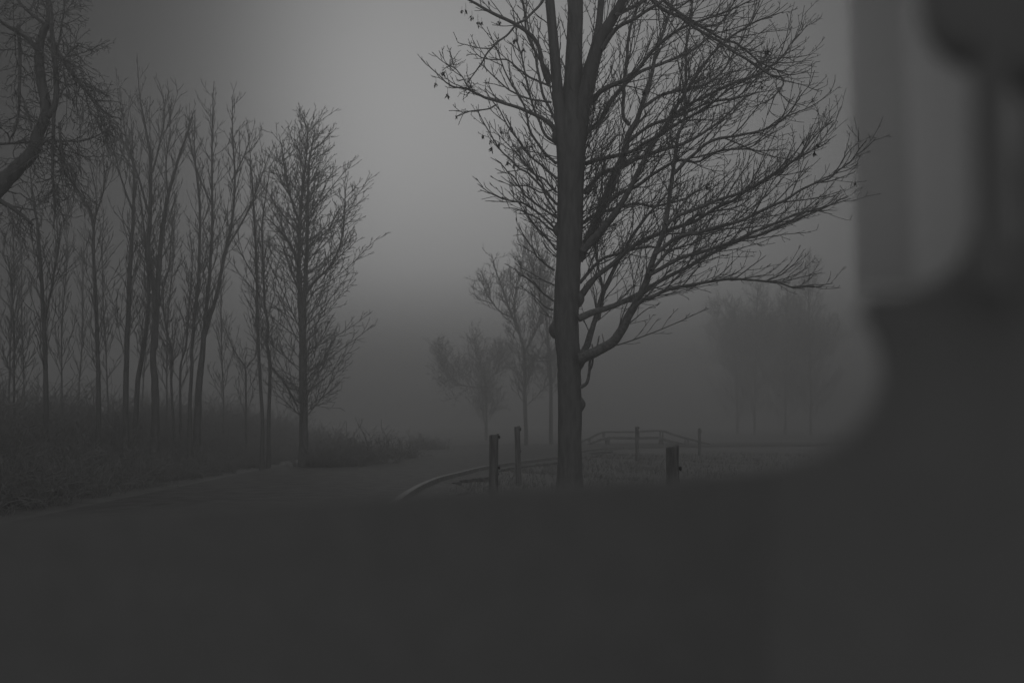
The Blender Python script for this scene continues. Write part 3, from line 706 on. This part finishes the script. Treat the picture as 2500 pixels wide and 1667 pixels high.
mid = [(x, (y + deck[i][1]) / 2) for i, (x, y) in enumerate(rail)]
for x, yr, yd in ((1476, 1056, 1071), (1560, 1054, 1070), (1618, 1052, 1072), (1680, 1070, 1088), (1440, 1071, 1084)):
    for yo in (.03, 1.07):
        a, b = P(x, yr, BD), P(x, yd, BD)
        v = []; 
        for zz in (b.z - .1, a.z + .03):
            for (dx, dy) in ((-.04, -.04), (.04, -.04), (.04, .04), (-.04, .04)): v.append((a.x + dx, a.y + yo + dy, zz))
        link('rail_post', v, [(0, 3, 2, 1), (4, 5, 6, 7), (0, 1, 5, 4), (1, 2, 6, 5), (2, 3, 7, 6), (3, 0, 4, 7)], WOOD, br, smooth=False)
for x, yd, wd in ((1485, 1070, .11), (1617, 1072, .08)):
    a = P(x, yd, BD); v = []
    for zz in (float(gz(a.x, a.y)) - .15, a.z - .07):
        for (dx, dy) in ((-wd, .1), (wd, .1), (wd, 1.0), (-wd, 1.0)): v.append((a.x + dx, a.y + dy, zz))
    link('pier', v, [(0, 3, 2, 1), (4, 5, 6, 7), (0, 1, 5, 4), (1, 2, 6, 5), (2, 3, 7, 6), (3, 0, 4, 7)], WOOD, br, smooth=False)

# ---------------------------------------------------------------- the window opening the picture is taken through
wf = empty('window_surround', (0.0, .6, 0.0))
tag(wf, 'dark out-of-focus window surround right before the camera, along the bottom and right edge', 'window')
def slab(name, poly, d, th, m, parent=wf, steps=6):
    """outline at distance d, given real depth and rounded edges"""
    p3 = [np.array(P(x, y, d(x) if callable(d) else d)) for x, y in poly]
    if steps:
        q = []; k = len(p3)
        for i in range(k):
            a, b, c, e = p3[i - 1], p3[i], p3[(i + 1) % k], p3[(i + 2) % k]
            for s in range(steps):
                t = s / steps
                q.append(.5 * ((2 * b) + (-a + c) * t + (2 * a - 5 * b + 4 * c - e) * t * t + (-a + 3 * b - 3 * c + e) * t ** 3))
        p3 = q
    p3 = np.array(p3); k = len(p3)
    if np.sum(p3[:, 0] * np.roll(p3[:, 2], -1) - np.roll(p3[:, 0], -1) * p3[:, 2]) < 0: p3 = p3[::-1].copy()   # anticlockwise seen from the camera
    tg_ = np.roll(p3, -1, 0) - np.roll(p3, 1, 0); tg_ /= np.maximum(np.linalg.norm(tg_, axis=1, keepdims=True), 1e-9)
    inn = np.stack([-tg_[:, 2], np.zeros(k), tg_[:, 0]], 1)
    rings = []
    c_ = th * .3      # the far side is chamfered away
    for (ins, dy) in ((.0012, 0), (0, .0012), (c_ * .1, th * .15), (c_ * .35, th * .45), (c_ * .65, th * .8), (c_, th)):
        r_ = p3 + inn * ins; r_[:, 1] = p3[:, 1] + dy; rings.append(r_)
    V = np.concatenate(rings); Fc = []
    for i in range(5):
        for j in range(k):
            j2 = (j + 1) % k; Fc.append((i * k + j, i * k + j2, (i + 1) * k + j2, (i + 1) * k + j))
    tri = tessellate_polygon([[Vector((q[0], q[2], 0)) for q in rings[0]]])
    Fc += [tuple(t) for t in tri] + [tuple(5 * k + a for a in t[::-1]) for t in tri]
    return link(name, V, Fc, m, parent, smooth=False)
slab('sill', [(-800, 1319), (-500, 1300), (0, 1269), (500, 1240), (1000, 1208), (1400, 1184), (1640, 1168), (1800, 1157), (1900, 1146), (1980, 1126), (2080, 1110), (2300, 1090), (2800, 1060), (2800, 2600), (1000, 2600), (-800, 2600)],
     lambda x: .66 / (1 + .30 * (x - 1250) / F), .03, PLASTIC)
slab('corner_moulding', [(1900, 1185), (1950, 1140), (2010, 1104), (2085, 1052), (2135, 985), (2162, 915), (2158, 855), (2132, 800), (2112, 755), (2128, 718), (2190, 716),
      (2275, 692), (2335, 645), (2372, 592), (2400, 545), (2432, 520), (2462, 545), (2490, 610), (2540, 680), (2700, 720), (3300, 760), (3300, 2600), (2400, 2600), (1900, 2600), (1880, 1400)],
     lambda x: .34 / (1 + .30 * (x - 2150) / F), .02, PLASTIC)
slab('upright', [(2392, 60), (2470, 60), (2472, 180), (2464, 280), (2474, 400), (2478, 520), (2480, 700), (2400, 700), (2394, 500), (2390, 330), (2390, 180)], .31, .015, PLASTIC)
slab('side_post', [(2535, 60), (2525, 250), (2510, 400), (2520, 520), (2530, 760), (3300, 900), (3300, 60)], .33, .02, PLASTIC)
slab('upper_corner', [(2262, -420), (2262, -100), (2266, 0), (2290, 70), (2328, 116), (2380, 150), (2440, 168), (2540, 172), (2800, 176), (3300, 180), (3300, -420)], .315, .02, PLASTIC)
def glass(name, tint):
    m = bpy.data.materials.new(name); m.use_nodes = True; t = m.node_tree; t.nodes.clear()
    o = t.nodes.new('ShaderNodeOutputMaterial'); tr = t.nodes.new('ShaderNodeBsdfTransparent'); gl = t.nodes.new('ShaderNodeBsdfGlossy')
    n = t.nodes.new('ShaderNodeTexNoise'); n.inputs['Scale'].default_value = 9
    rp = t.nodes.new('ShaderNodeValToRGB'); a, b = tint * .985, min(1, tint * 1.015)
    rp.color_ramp.elements[0].color = (a, a, a, 1); rp.color_ramp.elements[1].color = (b, b, b, 1)
    t.links.new(n.outputs['Fac'], rp.inputs[0]); t.links.new(rp.outputs[0], tr.inputs['Color'])
    gl.inputs['Roughness'].default_value = .05; gl.inputs['Color'].default_value = (.5, .5, .5, 1)
    mx = t.nodes.new('ShaderNodeMixShader'); mx.inputs[0].default_value = .03
    t.links.new(tr.outputs[0], mx.inputs[1]); t.links.new(gl.outputs[0], mx.inputs[2]); t.links.new(mx.outputs[0], o.inputs['Surface'])
    return m
def pane(x0, x1, y0, y1, d, th, m):
    a = P(x0, y0, d); b = P(x1, y0, d); z1 = a.z; z0 = P(x0, y1, d).z
    v = [(a.x, d, z0), (b.x, d, z0), (b.x, d, z1), (a.x, d, z1), (a.x, d + th, z0), (b.x, d + th, z0), (b.x, d + th, z1), (a.x, d + th, z1)]
    return link('glass_pane', v, [(0, 1, 2, 3), (7, 6, 5, 4), (0, 4, 5, 1), (1, 5, 6, 2), (2, 6, 7, 3), (3, 7, 4, 0)], m, wf, smooth=False)
pane(2064, 3300, -400, 722, .90, .005, glass('tinted_glass', .86))
pane(2066, 2196, -400, 690, .50, .004, glass('tinted_glass_overlap', .89))

# ---------------------------------------------------------------- fog
hv = [(-160, -70, -1.4), (160, -70, -1.4), (160, 260, -1.4), (-160, 260, -1.4), (-160, -70, 13.2), (160, -70, 13.2), (160, 260, 13.2), (-160, 260, 13.2)]
hm = bpy.data.materials.new('fog'); hm.use_nodes = True; ht = hm.node_tree; ht.nodes.clear()
ho = ht.nodes.new('ShaderNodeOutputMaterial'); pv = ht.nodes.new('ShaderNodeVolumePrincipled')
pv.inputs['Color'].default_value = (.57, .57, .57, 1); pv.inputs['Density'].default_value = .017; pv.inputs['Anisotropy'].default_value = .45
ht.links.new(pv.outputs[0], ho.inputs['Volume'])
hz = link('haze', hv, [(0, 3, 2, 1), (4, 5, 6, 7), (0, 1, 5, 4), (1, 2, 6, 5), (2, 3, 7, 6), (3, 0, 4, 7)], hm, smooth=False)
tag(hz, kind='stuff'); hz['label'] = 'grey fog filling the whole view'; hz['category'] = 'fog'
